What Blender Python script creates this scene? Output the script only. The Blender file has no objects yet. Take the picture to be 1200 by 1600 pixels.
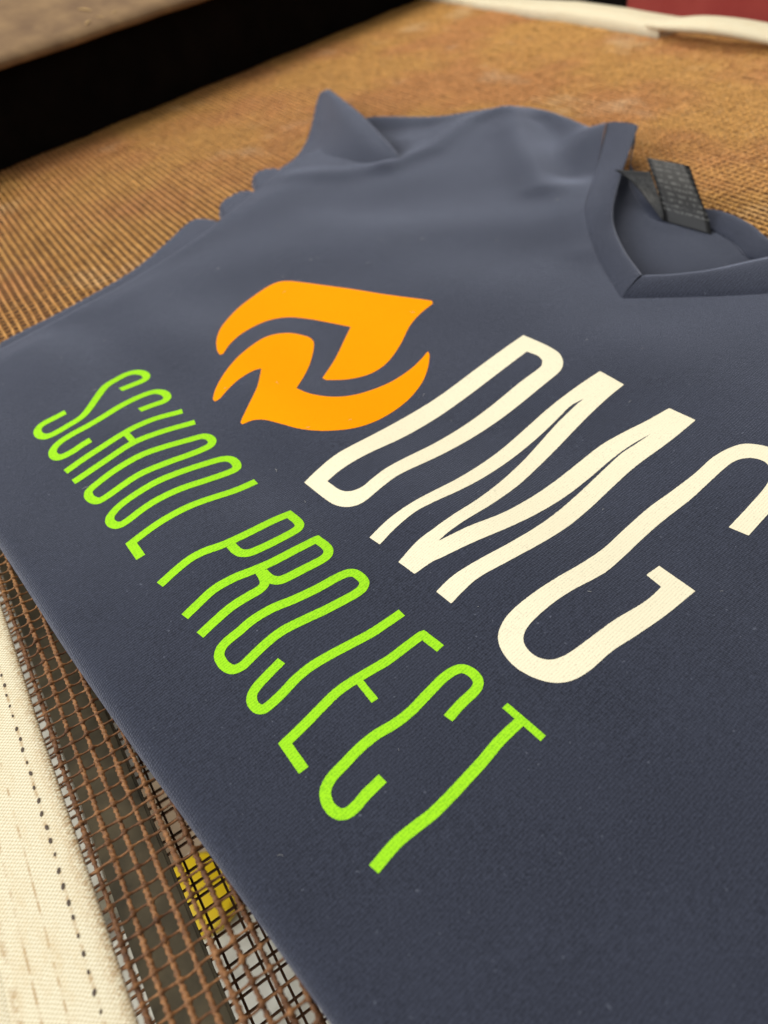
import bpy, bmesh, math, random
import numpy as np
from mathutils import Matrix, Vector
from mathutils.geometry import delaunay_2d_cdt

random.seed(7)
rng = np.random.default_rng(7)
S = bpy.context.scene
COL = S.collection

# ---------------------------------------------------------------- camera
cam_d = bpy.data.cameras.new('camera')
cam = bpy.data.objects.new('camera', cam_d)
COL.objects.link(cam)
right = Vector((0.8293, -0.5449, -0.1243))
up = Vector((0.4634, 0.5460, 0.6980))
back = right.cross(up).normalized()
right = up.cross(back).normalized()
up = back.cross(right).normalized()
M = Matrix((right, up, back)).transposed().to_4x4()
M.translation = (0, 0, 0.212)
cam.matrix_world = M
cam_d.sensor_fit = 'VERTICAL'
cam_d.sensor_height = 36
cam_d.lens = 25.2
cam_d.clip_start = 0.01
cam_d.clip_end = 60
cam_d.dof.use_dof = True
cam_d.dof.focus_distance = 0.262
cam_d.dof.aperture_fstop = 9.0
S.camera = cam

# ---------------------------------------------------------------- light
W = bpy.data.worlds.new('World')
S.world = W
W.use_nodes = True
bg = W.node_tree.nodes['Background']
bg.inputs[0].default_value = (0.96, 0.98, 1.0, 1)
bg.inputs[1].default_value = 0.25


def area(name, loc, target, sx, sy, power, color):
    d = bpy.data.lights.new(name, 'AREA')
    d.shape = 'RECTANGLE'
    d.size, d.size_y, d.energy, d.color = sx, sy, power, color
    o = bpy.data.objects.new(name, d)
    COL.objects.link(o)
    o.location = loc
    o.rotation_euler = (Vector(target) - Vector(loc)).to_track_quat('-Z', 'Y').to_euler()
    return o


area('ceiling_lamp', (0.45, 1.55, 2.3), (0.2, 0.4, 0), 1.6, 1.0, 56, (1.0, 0.95, 0.86))
area('window_light', (-1.9, 0.75, 1.35), (0.1, 0.3, 0), 1.4, 1.4, 52, (0.96, 0.98, 1.0))
area('doorway_light', (-0.5, -1.9, 1.5), (0.1, 0.4, 0), 1.6, 1.4, 9, (1.0, 0.97, 0.92))

S.view_settings.view_transform = 'Standard'
S.view_settings.look = 'None'
S.view_settings.gamma = 1
S.view_settings.use_curve_mapping = False
S.view_settings.exposure = 0.0
S.render.engine = 'CYCLES'

# ---------------------------------------------------------------- helpers


def tag(o, label=None, cat=None, group=None, kind=None):
    for k, v in (('label', label), ('category', cat), ('group', group), ('kind', kind)):
        if v:
            o[k] = v
    return o


def empty(name, loc=(0, 0, 0), rz=0):
    o = bpy.data.objects.new(name, None)
    o.empty_display_size = 0.02
    COL.objects.link(o)
    o.location = loc
    o.rotation_euler = (0, 0, rz)
    return o


def link(name, me, mat=None, parent=None):
    o = bpy.data.objects.new(name, me)
    COL.objects.link(o)
    if mat and not me.materials:
        me.materials.append(mat)
    if parent:
        o.parent = parent
    return o


def mesh(name, v, f, smooth=True):
    me = bpy.data.meshes.new(name)
    me.from_pydata([tuple(p) for p in v], [], [tuple(q) for q in f])
    me.update()
    if smooth:
        me.polygons.foreach_set('use_smooth', [True] * len(me.polygons))
    return me


def box_mesh(name, x0, x1, y0, y1, z0, z1, bevel=0.0):
    bm = bmesh.new()
    bmesh.ops.create_cube(bm, size=1)
    for v in bm.verts:
        v.co = ((x0 + x1) / 2 + v.co.x * (x1 - x0), (y0 + y1) / 2 + v.co.y * (y1 - y0), (z0 + z1) / 2 + v.co.z * (z1 - z0))
    if bevel:
        bmesh.ops.bevel(bm, geom=bm.edges[:], offset=bevel, segments=2, affect='EDGES')
    me = bpy.data.meshes.new(name)
    bm.to_mesh(me)
    bm.free()
    return me


class NT:
    """small node-tree writer"""

    def __init__(self, name):
        self.m = bpy.data.materials.new(name)
        self.m.use_nodes = True
        self.t = self.m.node_tree
        self.b = self.t.nodes['Principled BSDF']

    def n(self, typ, **kw):
        nd = self.t.nodes.new(typ)
        ins = kw.pop('i', {})
        for k, v in kw.items():
            setattr(nd, k, v)
        for k, v in ins.items():
            self.set(nd.inputs[k], v)
        return nd

    def set(self, sock, v):
        if isinstance(v, bpy.types.NodeSocket):
            self.t.links.new(v, sock)
        else:
            sock.default_value = v

    def p(self, **kw):
        for k, v in kw.items():
            self.set(self.b.inputs[k.replace('_', ' ')], v)

    def coord(self, rot=0.0, world=False, scale=(1, 1, 1)):
        c = self.n('ShaderNodeNewGeometry').outputs['Position'] if world else self.n('ShaderNodeTexCoord').outputs['Object']
        mp = self.n('ShaderNodeMapping', i={'Vector': c})
        mp.inputs['Rotation'].default_value = (0, 0, rot)
        mp.inputs['Scale'].default_value = scale
        return mp.outputs[0]

    def noise(self, vec, scale, detail=3, rough=0.55):
        return self.n('ShaderNodeTexNoise', i={'Vector': vec, 'Scale': scale, 'Detail': detail, 'Roughness': rough}).outputs['Fac']

    def ramp(self, fac, stops):
        r = self.n('ShaderNodeValToRGB', i={'Fac': fac})
        e = r.color_ramp.elements
        while len(e) < len(stops):
            e.new(0.5)
        for el, (pos, c) in zip(e, stops):
            el.position = pos
            el.color = (*c, 1) if len(c) == 3 else c
        return r.outputs[0]

    def mix(self, fac, a, b, mode='MIX'):
        m = self.n('ShaderNodeMix', data_type='RGBA', blend_type=mode)
        self.set(m.inputs[0], fac)
        self.set(m.inputs[6], a if isinstance(a, bpy.types.NodeSocket) else (*a, 1))
        self.set(m.inputs[7], b if isinstance(b, bpy.types.NodeSocket) else (*b, 1))
        return m.outputs[2]

    def math(self, op, a, b=0.0):
        m = self.n('ShaderNodeMath', operation=op)
        self.set(m.inputs[0], a)
        self.set(m.inputs[1], b)
        return m.outputs[0]

    def bump(self, h, strength, dist, normal=None):
        b = self.n('ShaderNodeBump', i={'Height': h, 'Strength': strength, 'Distance': dist})
        if normal is not None:
            self.set(b.inputs['Normal'], normal)
        return b.outputs[0]


def g1(v):
    return (v, v, v)


# ---------------------------------------------------------------- materials
ROT = -math.radians(8)


def knit(name, base, rot=ROT, period=1.05e-3, ribbed=False):
    t = NT(name)
    c = t.coord(rot)
    wob = t.noise(c, 900, 2)
    wv = t.n('ShaderNodeTexWave', wave_type='BANDS', bands_direction='Y', wave_profile='SIN',
             i={'Vector': c, 'Scale': 0.31416 / period, 'Distortion': 3.4, 'Detail': 2.0, 'Detail Scale': 1.3}).outputs['Fac']
    wx = t.n('ShaderNodeTexWave', wave_type='BANDS', bands_direction='X', wave_profile='SIN',
             i={'Vector': c, 'Scale': 0.31416 / (period * 0.8), 'Distortion': 2.0, 'Detail': 1.0, 'Detail Scale': 2.0}).outputs['Fac']
    cell = t.math('ADD', t.math('MULTIPLY', wv, 0.55 if ribbed else 0.40), t.math('MULTIPLY', wx, 0.10 if ribbed else 0.26))
    fine = t.noise(c, 1150, 4, 0.75)
    big = t.noise(c, 26, 4, 0.6)
    h = t.math('ADD', cell, t.math('MULTIPLY', fine, 1.1))
    fine2 = t.ramp(fine, [(0.32, g1(0)), (0.68, g1(1))])
    v = t.math('ADD', t.math('MULTIPLY', cell, 0.50), t.math('MULTIPLY', fine2, 0.80))
    dark = tuple(x * 0.32 for x in base)
    lite = tuple(min(1, x * 1.8) for x in base)
    col = t.mix(t.math('MULTIPLY', v, 0.86), dark, lite)
    col = t.mix(t.ramp(big, [(0.35, g1(0)), (0.7, g1(0.32))]), col, tuple(x * 1.5 for x in base))
    # sparse pale lint fibres
    lint = t.ramp(t.n('ShaderNodeTexNoise', i={'Vector': c, 'Scale': 620, 'Detail': 1}).outputs['Fac'], [(0.735, g1(0)), (0.80, g1(0.28))])
    col = t.mix(lint, col, (0.22, 0.24, 0.3))
    t.p(Base_Color=col, Roughness=0.92, Normal=t.bump(h, 0.75, 0.00028, t.bump(wob, 0.3, 0.0002)))
    t.p(Sheen_Weight=0.66, Sheen_Roughness=0.40, Sheen_Tint=(0.63, 0.67, 0.82, 1), Specular_IOR_Level=0.15)
    return t.m


NAVY = (0.0275, 0.0312, 0.0470)
M_SHIRT = knit('navy_jersey', NAVY)
M_RIB = knit('navy_rib_knit', tuple(x * 0.93 for x in NAVY), period=1.5e-3, ribbed=True)
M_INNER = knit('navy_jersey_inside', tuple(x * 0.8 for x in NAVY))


def ink(name, c0, speck, amount, edge):
    t = NT(name)
    c = t.coord(ROT)
    n = t.noise(c, 1500, 3, 0.7)
    wv = t.n('ShaderNodeTexWave', wave_type='BANDS', bands_direction='Y', i={'Vector': c, 'Scale': 299.0, 'Distortion': 1.5, 'Detail': 1.0}).outputs['Fac']
    patch = t.noise(c, 60, 3)
    m = t.math('ADD', t.math('ADD', n, t.math('MULTIPLY', wv, 0.10)), t.math('MULTIPLY', patch, 0.14))
    f = t.ramp(m, [(edge, g1(1)), (edge + 0.10, g1(0))])
    col = t.mix(t.math('MULTIPLY', f, amount), c0, speck)
    col = t.mix(t.ramp(patch, [(0.35, g1(0)), (0.75, g1(0.16))]), col, tuple(x * 0.8 for x in c0))
    h = t.math('ADD', n, t.math('MULTIPLY', wv, 0.5))
    t.p(Base_Color=col, Roughness=0.85, Specular_IOR_Level=0.02, Normal=t.bump(h, 0.5, 0.0002))
    return t.m


M_CREAM = ink('cream_ink', (0.84, 0.77, 0.56), (0.50, 0.45, 0.34), 0.5, 0.45)
M_ORANGE = ink("orange_ink", (0.95, 0.315, 0.002), (0.74, 0.22, 0.002), 0.5, 0.42)
M_GREEN = ink('lime_ink', (0.345, 0.735, 0.022), (0.20, 0.50, 0.02), 0.7, 0.52)


def strand_mat():
    t = NT('brown_coated_fibre')
    c = t.coord(world=True)
    rnd = t.n('ShaderNodeObjectInfo').outputs['Random']
    n = t.noise(c, 420, 4, 0.65)
    col = t.ramp(t.math('ADD', t.math('MULTIPLY', n, 0.8), t.math('MULTIPLY', rnd, 0.2)),
                 [(0.3, (0.060, 0.024, 0.010)), (0.5, (0.150, 0.064, 0.024)), (0.74, (0.36, 0.17, 0.065))])
    # golden tone, growing stronger towards the far side of the belt, with pale worn patches
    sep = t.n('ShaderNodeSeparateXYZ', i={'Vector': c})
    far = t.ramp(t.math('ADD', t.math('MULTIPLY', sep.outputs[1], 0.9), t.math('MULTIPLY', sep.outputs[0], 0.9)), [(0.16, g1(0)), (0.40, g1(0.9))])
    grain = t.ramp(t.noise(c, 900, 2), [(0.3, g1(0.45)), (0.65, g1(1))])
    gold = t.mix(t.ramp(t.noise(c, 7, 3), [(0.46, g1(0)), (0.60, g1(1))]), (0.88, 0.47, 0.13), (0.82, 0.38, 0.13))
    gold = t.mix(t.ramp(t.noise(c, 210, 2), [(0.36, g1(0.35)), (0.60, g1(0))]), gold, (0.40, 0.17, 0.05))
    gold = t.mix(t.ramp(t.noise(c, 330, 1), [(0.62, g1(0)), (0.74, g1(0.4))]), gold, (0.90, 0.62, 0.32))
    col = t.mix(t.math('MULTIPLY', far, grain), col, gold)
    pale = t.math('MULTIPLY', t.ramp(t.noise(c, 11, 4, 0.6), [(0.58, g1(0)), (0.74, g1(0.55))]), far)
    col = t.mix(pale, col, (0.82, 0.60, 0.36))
    t.p(Base_Color=col, Roughness=0.5, Specular_IOR_Level=0.22, Normal=t.bump(n, 0.6, 0.0004))
    return t.m


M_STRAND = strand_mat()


def canvas_mat(name, base, stain, rim=False):
    t = NT(name)
    c = t.coord()
    a = t.n('ShaderNodeTexWave', bands_direction='X', i={'Vector': c, 'Scale': 0.31416 / 1.7e-3, 'Distortion': 1.2, 'Detail': 1.0, 'Detail Scale': 1.5}).outputs['Fac']
    b = t.n('ShaderNodeTexWave', bands_direction='Y', i={'Vector': c, 'Scale': 0.31416 / 1.3e-3, 'Distortion': 1.2, 'Detail': 1.0, 'Detail Scale': 1.5}).outputs['Fac']
    ab = t.math('MULTIPLY', t.math('MULTIPLY', a, b), 2.0)
    w = t.math('SUBTRACT', t.math('ADD', a, b), ab)
    n = t.noise(t.coord(scale=(3.2, 1, 1)), 60, 5, 0.7)
    f = t.noise(c, 700, 3)
    col = t.mix(t.math('MULTIPLY', w, 1.25), tuple(x * y for x, y in zip(base, (0.66, 0.60, 0.46))), base)
    s = t.math('MULTIPLY', t.ramp(n, [(0.48, g1(0)), (0.74, g1(0.7))]), t.ramp(f, [(0.35, g1(0.35)), (0.65, g1(1))]))
    col = t.mix(s, col, stain)
    if rim:
        # scorched inner rim and brown streaks along the stitch rows
        sep = t.n('ShaderNodeSeparateXYZ', i={'Vector': c})
        e = t.ramp(t.n('ShaderNodeMapRange', i={'Value': sep.outputs[0], 'From Min': -0.0602, 'From Max': -0.0550}).outputs[0], [(0.0, g1(0)), (1.0, g1(0.95))])
        e = t.math('MULTIPLY', e, t.ramp(t.noise(c, 900, 4, 0.75), [(0.46, g1(0)), (0.58, g1(1))]))
        col = t.mix(e, col, (0.36, 0.185, 0.05))
        for xr, wd in ((-0.0624, 0.0008), (-0.0700, 0.0005), (-0.0762, 0.0006), (-0.0812, 0.0014)):
            a2 = t.math('ABSOLUTE', t.math('SUBTRACT', sep.outputs[0], xr))
            b2 = t.math('MULTIPLY', t.math('SUBTRACT', 1.0, t.math('MINIMUM', t.math('DIVIDE', a2, wd), 1.0)), t.ramp(t.noise(c, 300, 3), [(0.42, g1(0)), (0.62, g1(0.85))]))
            col = t.mix(b2, col, (0.42, 0.26, 0.11))
    t.p(Base_Color=col, Roughness=0.85, Normal=t.bump(w, 0.7, 0.0003, t.bump(f, 0.3, 0.0004)))
    return t.m


M_CANVAS = canvas_mat('cream_canvas', (0.86, 0.78, 0.58), (0.70, 0.55, 0.32))
M_CANVAS_RIM = canvas_mat('cream_canvas_scorched', (0.86, 0.79, 0.60), (0.62, 0.46, 0.24), True)


def plain(name, c0, c1, scale, rough=0.6, metal=0.0, bump=0.3, bd=0.001, detail=5):
    t = NT(name)
    c = t.coord()
    n = t.noise(c, scale, detail, 0.6)
    t.p(Base_Color=t.ramp(n, [(0.3, c0), (0.7, c1)]), Roughness=rough, Metallic=metal, Normal=t.bump(n, bump, bd))
    return t.m


M_STITCH = plain('dark_brown_thread', (0.03, 0.02, 0.012), (0.09, 0.055, 0.03), 900)
M_THREAD = plain('tan_thread', (0.35, 0.22, 0.09), (0.6, 0.45, 0.22), 900)
M_HOOD = plain('dusty_brown_paint', (0.125, 0.066, 0.028), (0.27, 0.165, 0.072), 26, 0.85, 0, 0.5, 0.002, 8)
M_BLACK = plain('matt_black', (0.003, 0.0025, 0.002), (0.007, 0.005, 0.004), 30, 1.0)
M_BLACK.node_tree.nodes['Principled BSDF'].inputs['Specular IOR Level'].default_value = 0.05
M_RED = plain('red_machine_paint', (0.27, 0.022, 0.018), (0.36, 0.05, 0.038), 14, 0.45)
M_BED = plain('rusty_bed_plate', (0.07, 0.031, 0.011), (0.16, 0.072, 0.024), 40, 0.9)
M_RAIL = plain('olive_dusty_steel', (0.06, 0.05, 0.028), (0.17, 0.135, 0.075), 60, 0.7)
M_FLOOR = plain('workshop_concrete', (0.30, 0.27, 0.22), (0.52, 0.48, 0.40), 7, 0.8)
M_WHITE = plain('white_card', (0.40, 0.37, 0.29), (0.72, 0.69, 0.58), 34, 0.8)
M_TAN = plain('tan_card', (0.36, 0.25, 0.15), (0.52, 0.38, 0.24), 20, 0.8)
M_YELLOW = plain('yellow_plastic', (0.80, 0.52, 0.006), (0.90, 0.62, 0.02), 20, 0.35)
M_CHIP = plain('straw_chip', (0.42, 0.25, 0.09), (0.70, 0.48, 0.20), 200, 0.7)
M_LINT = plain('pale_lint', (0.40, 0.40, 0.40), (0.70, 0.68, 0.62), 300, 0.9)


def label_mat():
    t = NT('black_satin_label')
    c = t.n('ShaderNodeTexCoord').outputs['UV']
    br = t.n('ShaderNodeTexBrick', i={'Vector': c, 'Scale': 1.0, 'Mortar Size': 0.012, 'Brick Width': 0.06, 'Row Height': 0.055})
    br.offset = 0.37
    nz = t.n('ShaderNodeTexNoise', i={'Vector': c, 'Scale': 7.0, 'Detail': 1})
    mp = t.n('ShaderNodeMapping', i={'Vector': c})
    mp.inputs['Scale'].default_value = (26, 34, 1)
    rows = t.n('ShaderNodeTexNoise', i={'Vector': mp.outputs[0], 'Scale': 1.0, 'Detail': 2}).outputs['Fac']
    sep = t.n('ShaderNodeSeparateXYZ', i={'Vector': c})
    line = t.math('GREATER_THAN', t.math('SINE', t.math('MULTIPLY', sep.outputs[1], 170.0)), 0.0)
    on = t.math('MULTIPLY', line, t.ramp(rows, [(0.45, g1(0)), (0.52, g1(1))]))
    on = t.math('MULTIPLY', on, t.ramp(nz.outputs['Fac'], [(0.40, g1(0)), (0.47, g1(1))]))
    on = t.math('MULTIPLY', on, t.math('LESS_THAN', sep.outputs[1], 0.86))
    on = t.math('MULTIPLY', on, t.math('GREATER_THAN', sep.outputs[1], 0.10))
    col = t.mix(t.math('MULTIPLY', on, 0.8), (0.006, 0.006, 0.0065), (0.085, 0.085, 0.08))
    t.p(Base_Color=col, Roughness=0.5, Specular_IOR_Level=0.3)
    return t.m


M_LABEL = label_mat()

# ---------------------------------------------------------------- shirt outline and height (millimetres on the belt plane)
CA,SA=math.cos(math.radians(8)),math.sin(math.radians(8))
VP=(273.,233.)
def to_uw(p): p=np.asarray(p,float); return np.stack([p[...,0]*CA+p[...,1]*SA,-p[...,0]*SA+p[...,1]*CA],-1)
def to_xy(q): q=np.asarray(q,float); return np.stack([q[...,0]*CA-q[...,1]*SA,q[...,0]*SA+q[...,1]*CA],-1)
LEFT_COLLAR=[(273,233),(290,262),(307,289),(331,319),(356,341),(395,372),(442,411)]
LEFT_EDGE=[(447,430),(454,484),(442,519),(417,539),(389,557),(352,609),(318,596),(285,580),(258,571),(234,562),(202,539),(164,515),(133,496),(78,472),(31,459),(-11,448),(-46,437),(-62,420),(-66,392),(-59,345),(-48,278),(-39,208),(-31,155),(-24,112),(-18,75),(-14,50),(-11,30)]
def mirror(pts):
    q=to_uw(pts); w0=to_uw(np.array(VP))[1]; q[:,1]=2*w0-q[:,1]; return to_xy(q)
def outline():
    half=LEFT_EDGE
    # right side: mirror of everything from shoulder down to bottom-left corner
    r=[p for p in mirror(LEFT_EDGE[:19])][::-1]
    edge=half+[tuple(p) for p in r]
    rc=[tuple(p) for p in mirror(LEFT_COLLAR[1:])][::-1]
    return edge,rc          # edge: falloff; rc + LEFT_COLLAR : neck cut
def resample(P,step,closed=False):
    P=np.asarray(P,float)
    if closed: P=np.vstack([P,P[:1]])
    L=np.r_[0,np.cumsum(np.hypot(*np.diff(P,axis=0).T))]
    n=max(2,int(L[-1]/step)+1)
    t=np.linspace(0,L[-1],n)
    Q=np.stack([np.interp(t,L,P[:,i]) for i in range(P.shape[1])],-1)
    return Q[:-1] if closed else Q
def catmull(P,closed=False,sub=6,corner=55):
    P=np.asarray(P,float); n=len(P); out=[]
    def isc(i):
        if not closed and i in(0,n-1): return True
        a=P[i][:2]-P[i-1][:2]; b=P[(i+1)%n][:2]-P[i][:2]
        c=np.dot(a,b)/(np.linalg.norm(a)*np.linalg.norm(b)+1e-12)
        return math.degrees(math.acos(max(-1,min(1,c))))>corner
    C=[isc(i) for i in range(n)]
    for i in range(n if closed else n-1):
        p1=P[i];p2=P[(i+1)%n]
        l=np.linalg.norm(p2-p1)
        p0=P[i-1] if not C[i] else p1-(p2-p1)
        p3=P[(i+2)%n] if not C[(i+1)%n] else p2+(p2-p1)
        m1=(p2-p0)/2; m2=(p3-p1)/2
        for m in (m1,m2):
            k=np.linalg.norm(m)
            if k>1.3*l: m*=1.3*l/k
        for s in range(sub):
            t=s/sub
            out.append((2*t**3-3*t*t+1)*p1+(t**3-2*t*t+t)*m1+(-2*t**3+3*t*t)*p2+(t**3-t*t)*m2)
    if not closed: out.append(P[-1])
    return np.array(out)
def segdist(pts,poly):
    pts=np.asarray(pts,float); d=np.full(len(pts),1e9)
    for a,b in zip(poly[:-1],poly[1:]):
        ab=b-a; t=np.clip(((pts-a)@ab)/(ab@ab+1e-12),0,1)
        d=np.minimum(d,np.hypot(*(pts-a-t[:,None]*ab).T))
    return d
def inside(pts,poly):
    pts=np.asarray(pts,float); x,y=pts[:,0],pts[:,1]; r=np.zeros(len(pts),bool)
    Q=np.roll(poly,-1,axis=0)
    for (x1,y1),(x2,y2) in zip(poly,Q):
        if y1==y2: continue
        c=((y1>y)!=(y2>y))&(x<(x2-x1)*(y-y1)/(y2-y1)+x1); r^=c
    return r
_edge,_rc=outline()
EDGE=resample(catmull(np.array(_edge),sub=5,corner=80),3.0)
def g(r2,s): return np.exp(-r2/(2*s*s))
def sst(a,b,x):
    t=np.clip((x-a)/(b-a),0,1); return t*t*(3-2*t)
BUMPS=[ # x,y,amp,sigma along U, sigma along W
 (447,408,7.5,34,16),(446,520,4,22,14),(345,572,-4.5,18,26),(300,262,-1.6,26,20),
 (318,430,-1.0,40,22),(250,520,2.2,50,18),(210,470,-1.2,30,40),(120,440,1.0,30,30),(300,300,-1.0,30,14),(200,330,.8,60,40)]
FOLDS=[ # soft folds: polyline, amp, sigma
 ([(445,520),(400,468),(365,412),(340,370)],3.6,10.0),
 ([(438,468),(398,410),(374,376)],-3.8,11.0),
 ([(292,490),(339,492),(392,516),(442,519)],2.6,7.0),
 ([(375,545),(345,520),(310,512)],-1.6,8.0),
 ([(225,545),(262,505),(292,490)],1.6,8.0),
 ([(300,330),(250,380),(215,440)],.9,16.0),
 ([(352,352),(325,322),(300,286)],1.5,10.0)]
def height(pts):
    pts=np.asarray(pts,float).reshape(-1,2); q=to_uw(pts); U,W=q[:,0],q[:,1]
    d=segdist(pts,EDGE); s=sst(0,26,d)
    r=6.5; e=np.sqrt(np.clip(1-(1-np.clip(d/r,0,1))**2,0,1))
    z=3.6+6.2*e
    k=sst(95,210,W)
    w=2.6*k*g((U-62)**2,17)+2.2*g((U-126)**2,17)*sst(40,110,W)-1.9*g((U-186)**2,24)+1.4*g((U-262)**2,22)-1.0*g((U-95)**2,12)*k
    w+=.5*np.sin(W/31+1.3+U/90)*np.sin(U/47+.4)+.35*np.sin(W/17+U/23)
    for x,y,a,su,sw in BUMPS:
        c=to_uw(np.array((x,y),float)); w+=a*np.exp(-((U-c[0])/su)**2/2-((W-c[1])/sw)**2/2)
    for pl,a,sg in FOLDS: w+=a*g(segdist(pts,np.array(pl,float))**2,sg)
    return z+w*s


# ---------------------------------------------------------------- floor and what stands under the belt
fl = mesh('floor', [(-3, -2, -0.46), (4, -2, -0.46), (4, 5, -0.46), (-3, 5, -0.46)], [(0, 1, 2, 3)])
tag(link('floor', fl, M_FLOOR), kind='structure')


def irregular_card(name, cx, cy, z, w, h, rz, mat, label, cat, thick=0.002):
    o = link(name, box_mesh(name, -w / 2, w / 2, -h / 2, h / 2, 0, thick, 0.0006), mat)
    o.location = (cx, cy, z)
    o.rotation_euler = (0, 0, rz)
    return tag(o, label, cat)


irregular_card('carton', -0.10, 0.20, -0.46, 0.115, 0.17, 0.35, M_WHITE, 'low white carton on the floor below the yellow lid', 'carton', 0.10)
irregular_card('carton', -0.235, 0.90, -0.46, 0.17, 1.12, 0.0, M_WHITE, 'long white carton on the floor under the canvas edge', 'carton', 0.06)
irregular_card('cardboard_sheet', -0.075, 0.375, -0.4585, 0.13, 0.12, -0.12, M_TAN, 'tan cardboard sheet lying on the floor beside white carton', 'cardboard', 0.004)


def lid():
    prof = [(0, 0.012), (0.026, 0.012), (0.0295, 0.010), (0.030, 0.0), (0.027, 0.0), (0.027, 0.008), (0, 0.008)]
    n, v, f = 32, [], []
    for r, z in prof:
        for k in range(n):
            a = 2 * math.pi * k / n
            v.append((r * math.cos(a), r * math.sin(a), z))
    for i in range(len(prof) - 1):
        for k in range(n):
            f.append((i * n + k, i * n + (k + 1) % n, (i + 1) * n + (k + 1) % n, (i + 1) * n + k))
    return mesh('jar_lid', v, f)


o = link('jar_lid', lid(), M_YELLOW)
o.location = (-0.079, 0.262, -0.359)
tag(o, 'round yellow plastic lid on white carton below the mesh belt', 'lid')

rail = empty('support_rail', (0, 0, -0.05))
tag(rail, 'dusty olive steel rail running under the mesh belt edge', 'rail')
link('top_flange', box_mesh('top_flange', -0.0605, -0.0400, -0.25, 1.25, 0.010, 0.013, 0.0008), M_RAIL, rail)
link('web', box_mesh('web', -0.0600, -0.0570, -0.25, 1.25, -0.03, 0.0097, 0.0008), M_RAIL, rail)

# ---------------------------------------------------------------- mesh belt
PITCH = 0.0053
PITCH_Y = 0.0058
Y0, Y1 = -0.15, 1.22
X0, X1 = -0.0585, 0.738
NX = int((X1 - X0) / PITCH)
NY = int((Y1 - Y0) / PITCH_Y)
belt = empty('mesh_conveyor_belt', (0, 0, 0))
tag(belt, 'brown open mesh dryer belt with cream canvas edges under the navy shirt', 'conveyor belt')


def smooth_noise(n, step, amp, r):
    k = r.normal(0, 1, n // step + 4)
    return np.interp(np.arange(n) / step, np.arange(len(k)), k) * amp


def tube_rings(C, A, B, n):
    """C centre per ring; A,B radial vectors per ring -> verts, faces"""
    a = 2 * math.pi * np.arange(n) / n
    V = C[:, None, :] + A[:, None, :] * np.cos(a)[None, :, None] + B[:, None, :] * np.sin(a)[None, :, None]
    m = len(C)
    F = []
    for i in range(m - 1):
        for k in range(n):
            F.append((i * n + k, i * n + (k + 1) % n, (i + 1) * n + (k + 1) % n, (i + 1) * n + k))
    return V.reshape(-1, 3), F


def warp_mesh(seed, fine):
    r = np.random.default_rng(seed)
    per, sides = (7, 6) if fine else (3, 5)
    length = Y1 - Y0
    m = NY * per + 1
    y = np.linspace(0, length, m)
    x = smooth_noise(m, per * 3, 0.00022, r)
    z = -0.0008 + smooth_noise(m, per * 2, 0.00012, r)
    C = np.stack([x, y, z], -1)
    if fine:
        ph = 2 * math.pi * y / 0.0041 + smooth_noise(m, per * 4, 0.8, r)
        w = 1 + smooth_noise(m, per, 0.16, r)
        A = np.stack([np.cos(ph) * 0.00100, 0 * y, np.sin(ph) * 0.00082], -1) * w[:, None]
        B = np.stack([-np.sin(ph) * 0.00060, 0 * y, np.cos(ph) * 0.00055], -1) * w[:, None]
    else:
        w = 1 + 0.2 * np.cos(2 * math.pi * y / PITCH) + smooth_noise(m, per, 0.15, r)
        A = np.stack([0.00088 * w, 0 * y, 0 * y], -1)
        B = np.stack([0 * y, 0 * y, 0.00066 * w], -1)
    return mesh('warp_strand', *tube_rings(C, A, B, sides))


def weft_mesh(seed):
    r = np.random.default_rng(seed)
    xs = []
    for i in range(NX):
        k = 6 if i < 22 else 3
        xs += [(i + j / k) * PITCH for j in range(k)]
    x = np.array(xs + [NX * PITCH])
    m = len(x)
    ph = 2 * math.pi * x / PITCH
    cell = np.floor(x / PITCH).astype(int)
    bow = r.normal(0.00030, 0.00022, NX + 2)[cell]
    y = bow * np.sin(math.pi * (x / PITCH - cell)) + smooth_noise(m, 9, 0.0002, r)
    lift = np.clip(np.cos(ph), 0, 1)
    knot = np.clip(r.normal(1.0, 0.28, NX + 2)[np.round(x / PITCH).astype(int)], 0.3, 1.7)
    z = -0.00100 + 0.00105 * lift * knot + smooth_noise(m, 7, 0.00012, r)
    rad = 0.00034 + 0.00036 * lift ** 2 * knot + smooth_noise(m, 5, 0.00005, r)
    C = np.stack([x, y, z], -1)
    A = np.stack([0 * x, rad * (1.2 + 0.7 * lift ** 3), 0 * x], -1)
    B = np.stack([0 * x, 0 * x, rad], -1)
    return mesh('weft_strand', *tube_rings(C, A, B, 5))


fine = [warp_mesh(s, True) for s in (1, 2, 3)]
coarse = [warp_mesh(s, False) for s in (11, 12, 13, 14)]
wefts = [weft_mesh(s) for s in (21, 22, 23, 24, 25, 26)]
for i in range(NX + 1):
    me = fine[i % 3] if i < 16 else coarse[random.randrange(4)]
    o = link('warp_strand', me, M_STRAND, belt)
    o.location = (X0 + i * PITCH + random.uniform(-0.0002, 0.0002), Y0 + random.uniform(-0.02, 0.02), 0)
for j in range(NY + 1):
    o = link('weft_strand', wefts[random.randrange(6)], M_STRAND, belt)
    o.location = (X0, Y0 + j * PITCH_Y + random.uniform(-0.0003, 0.0003), random.uniform(-0.00008, 0.00008))

# returning lower run of the belt: bars only where it can be glimpsed through the upper mesh
vv, ff = [], []


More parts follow.
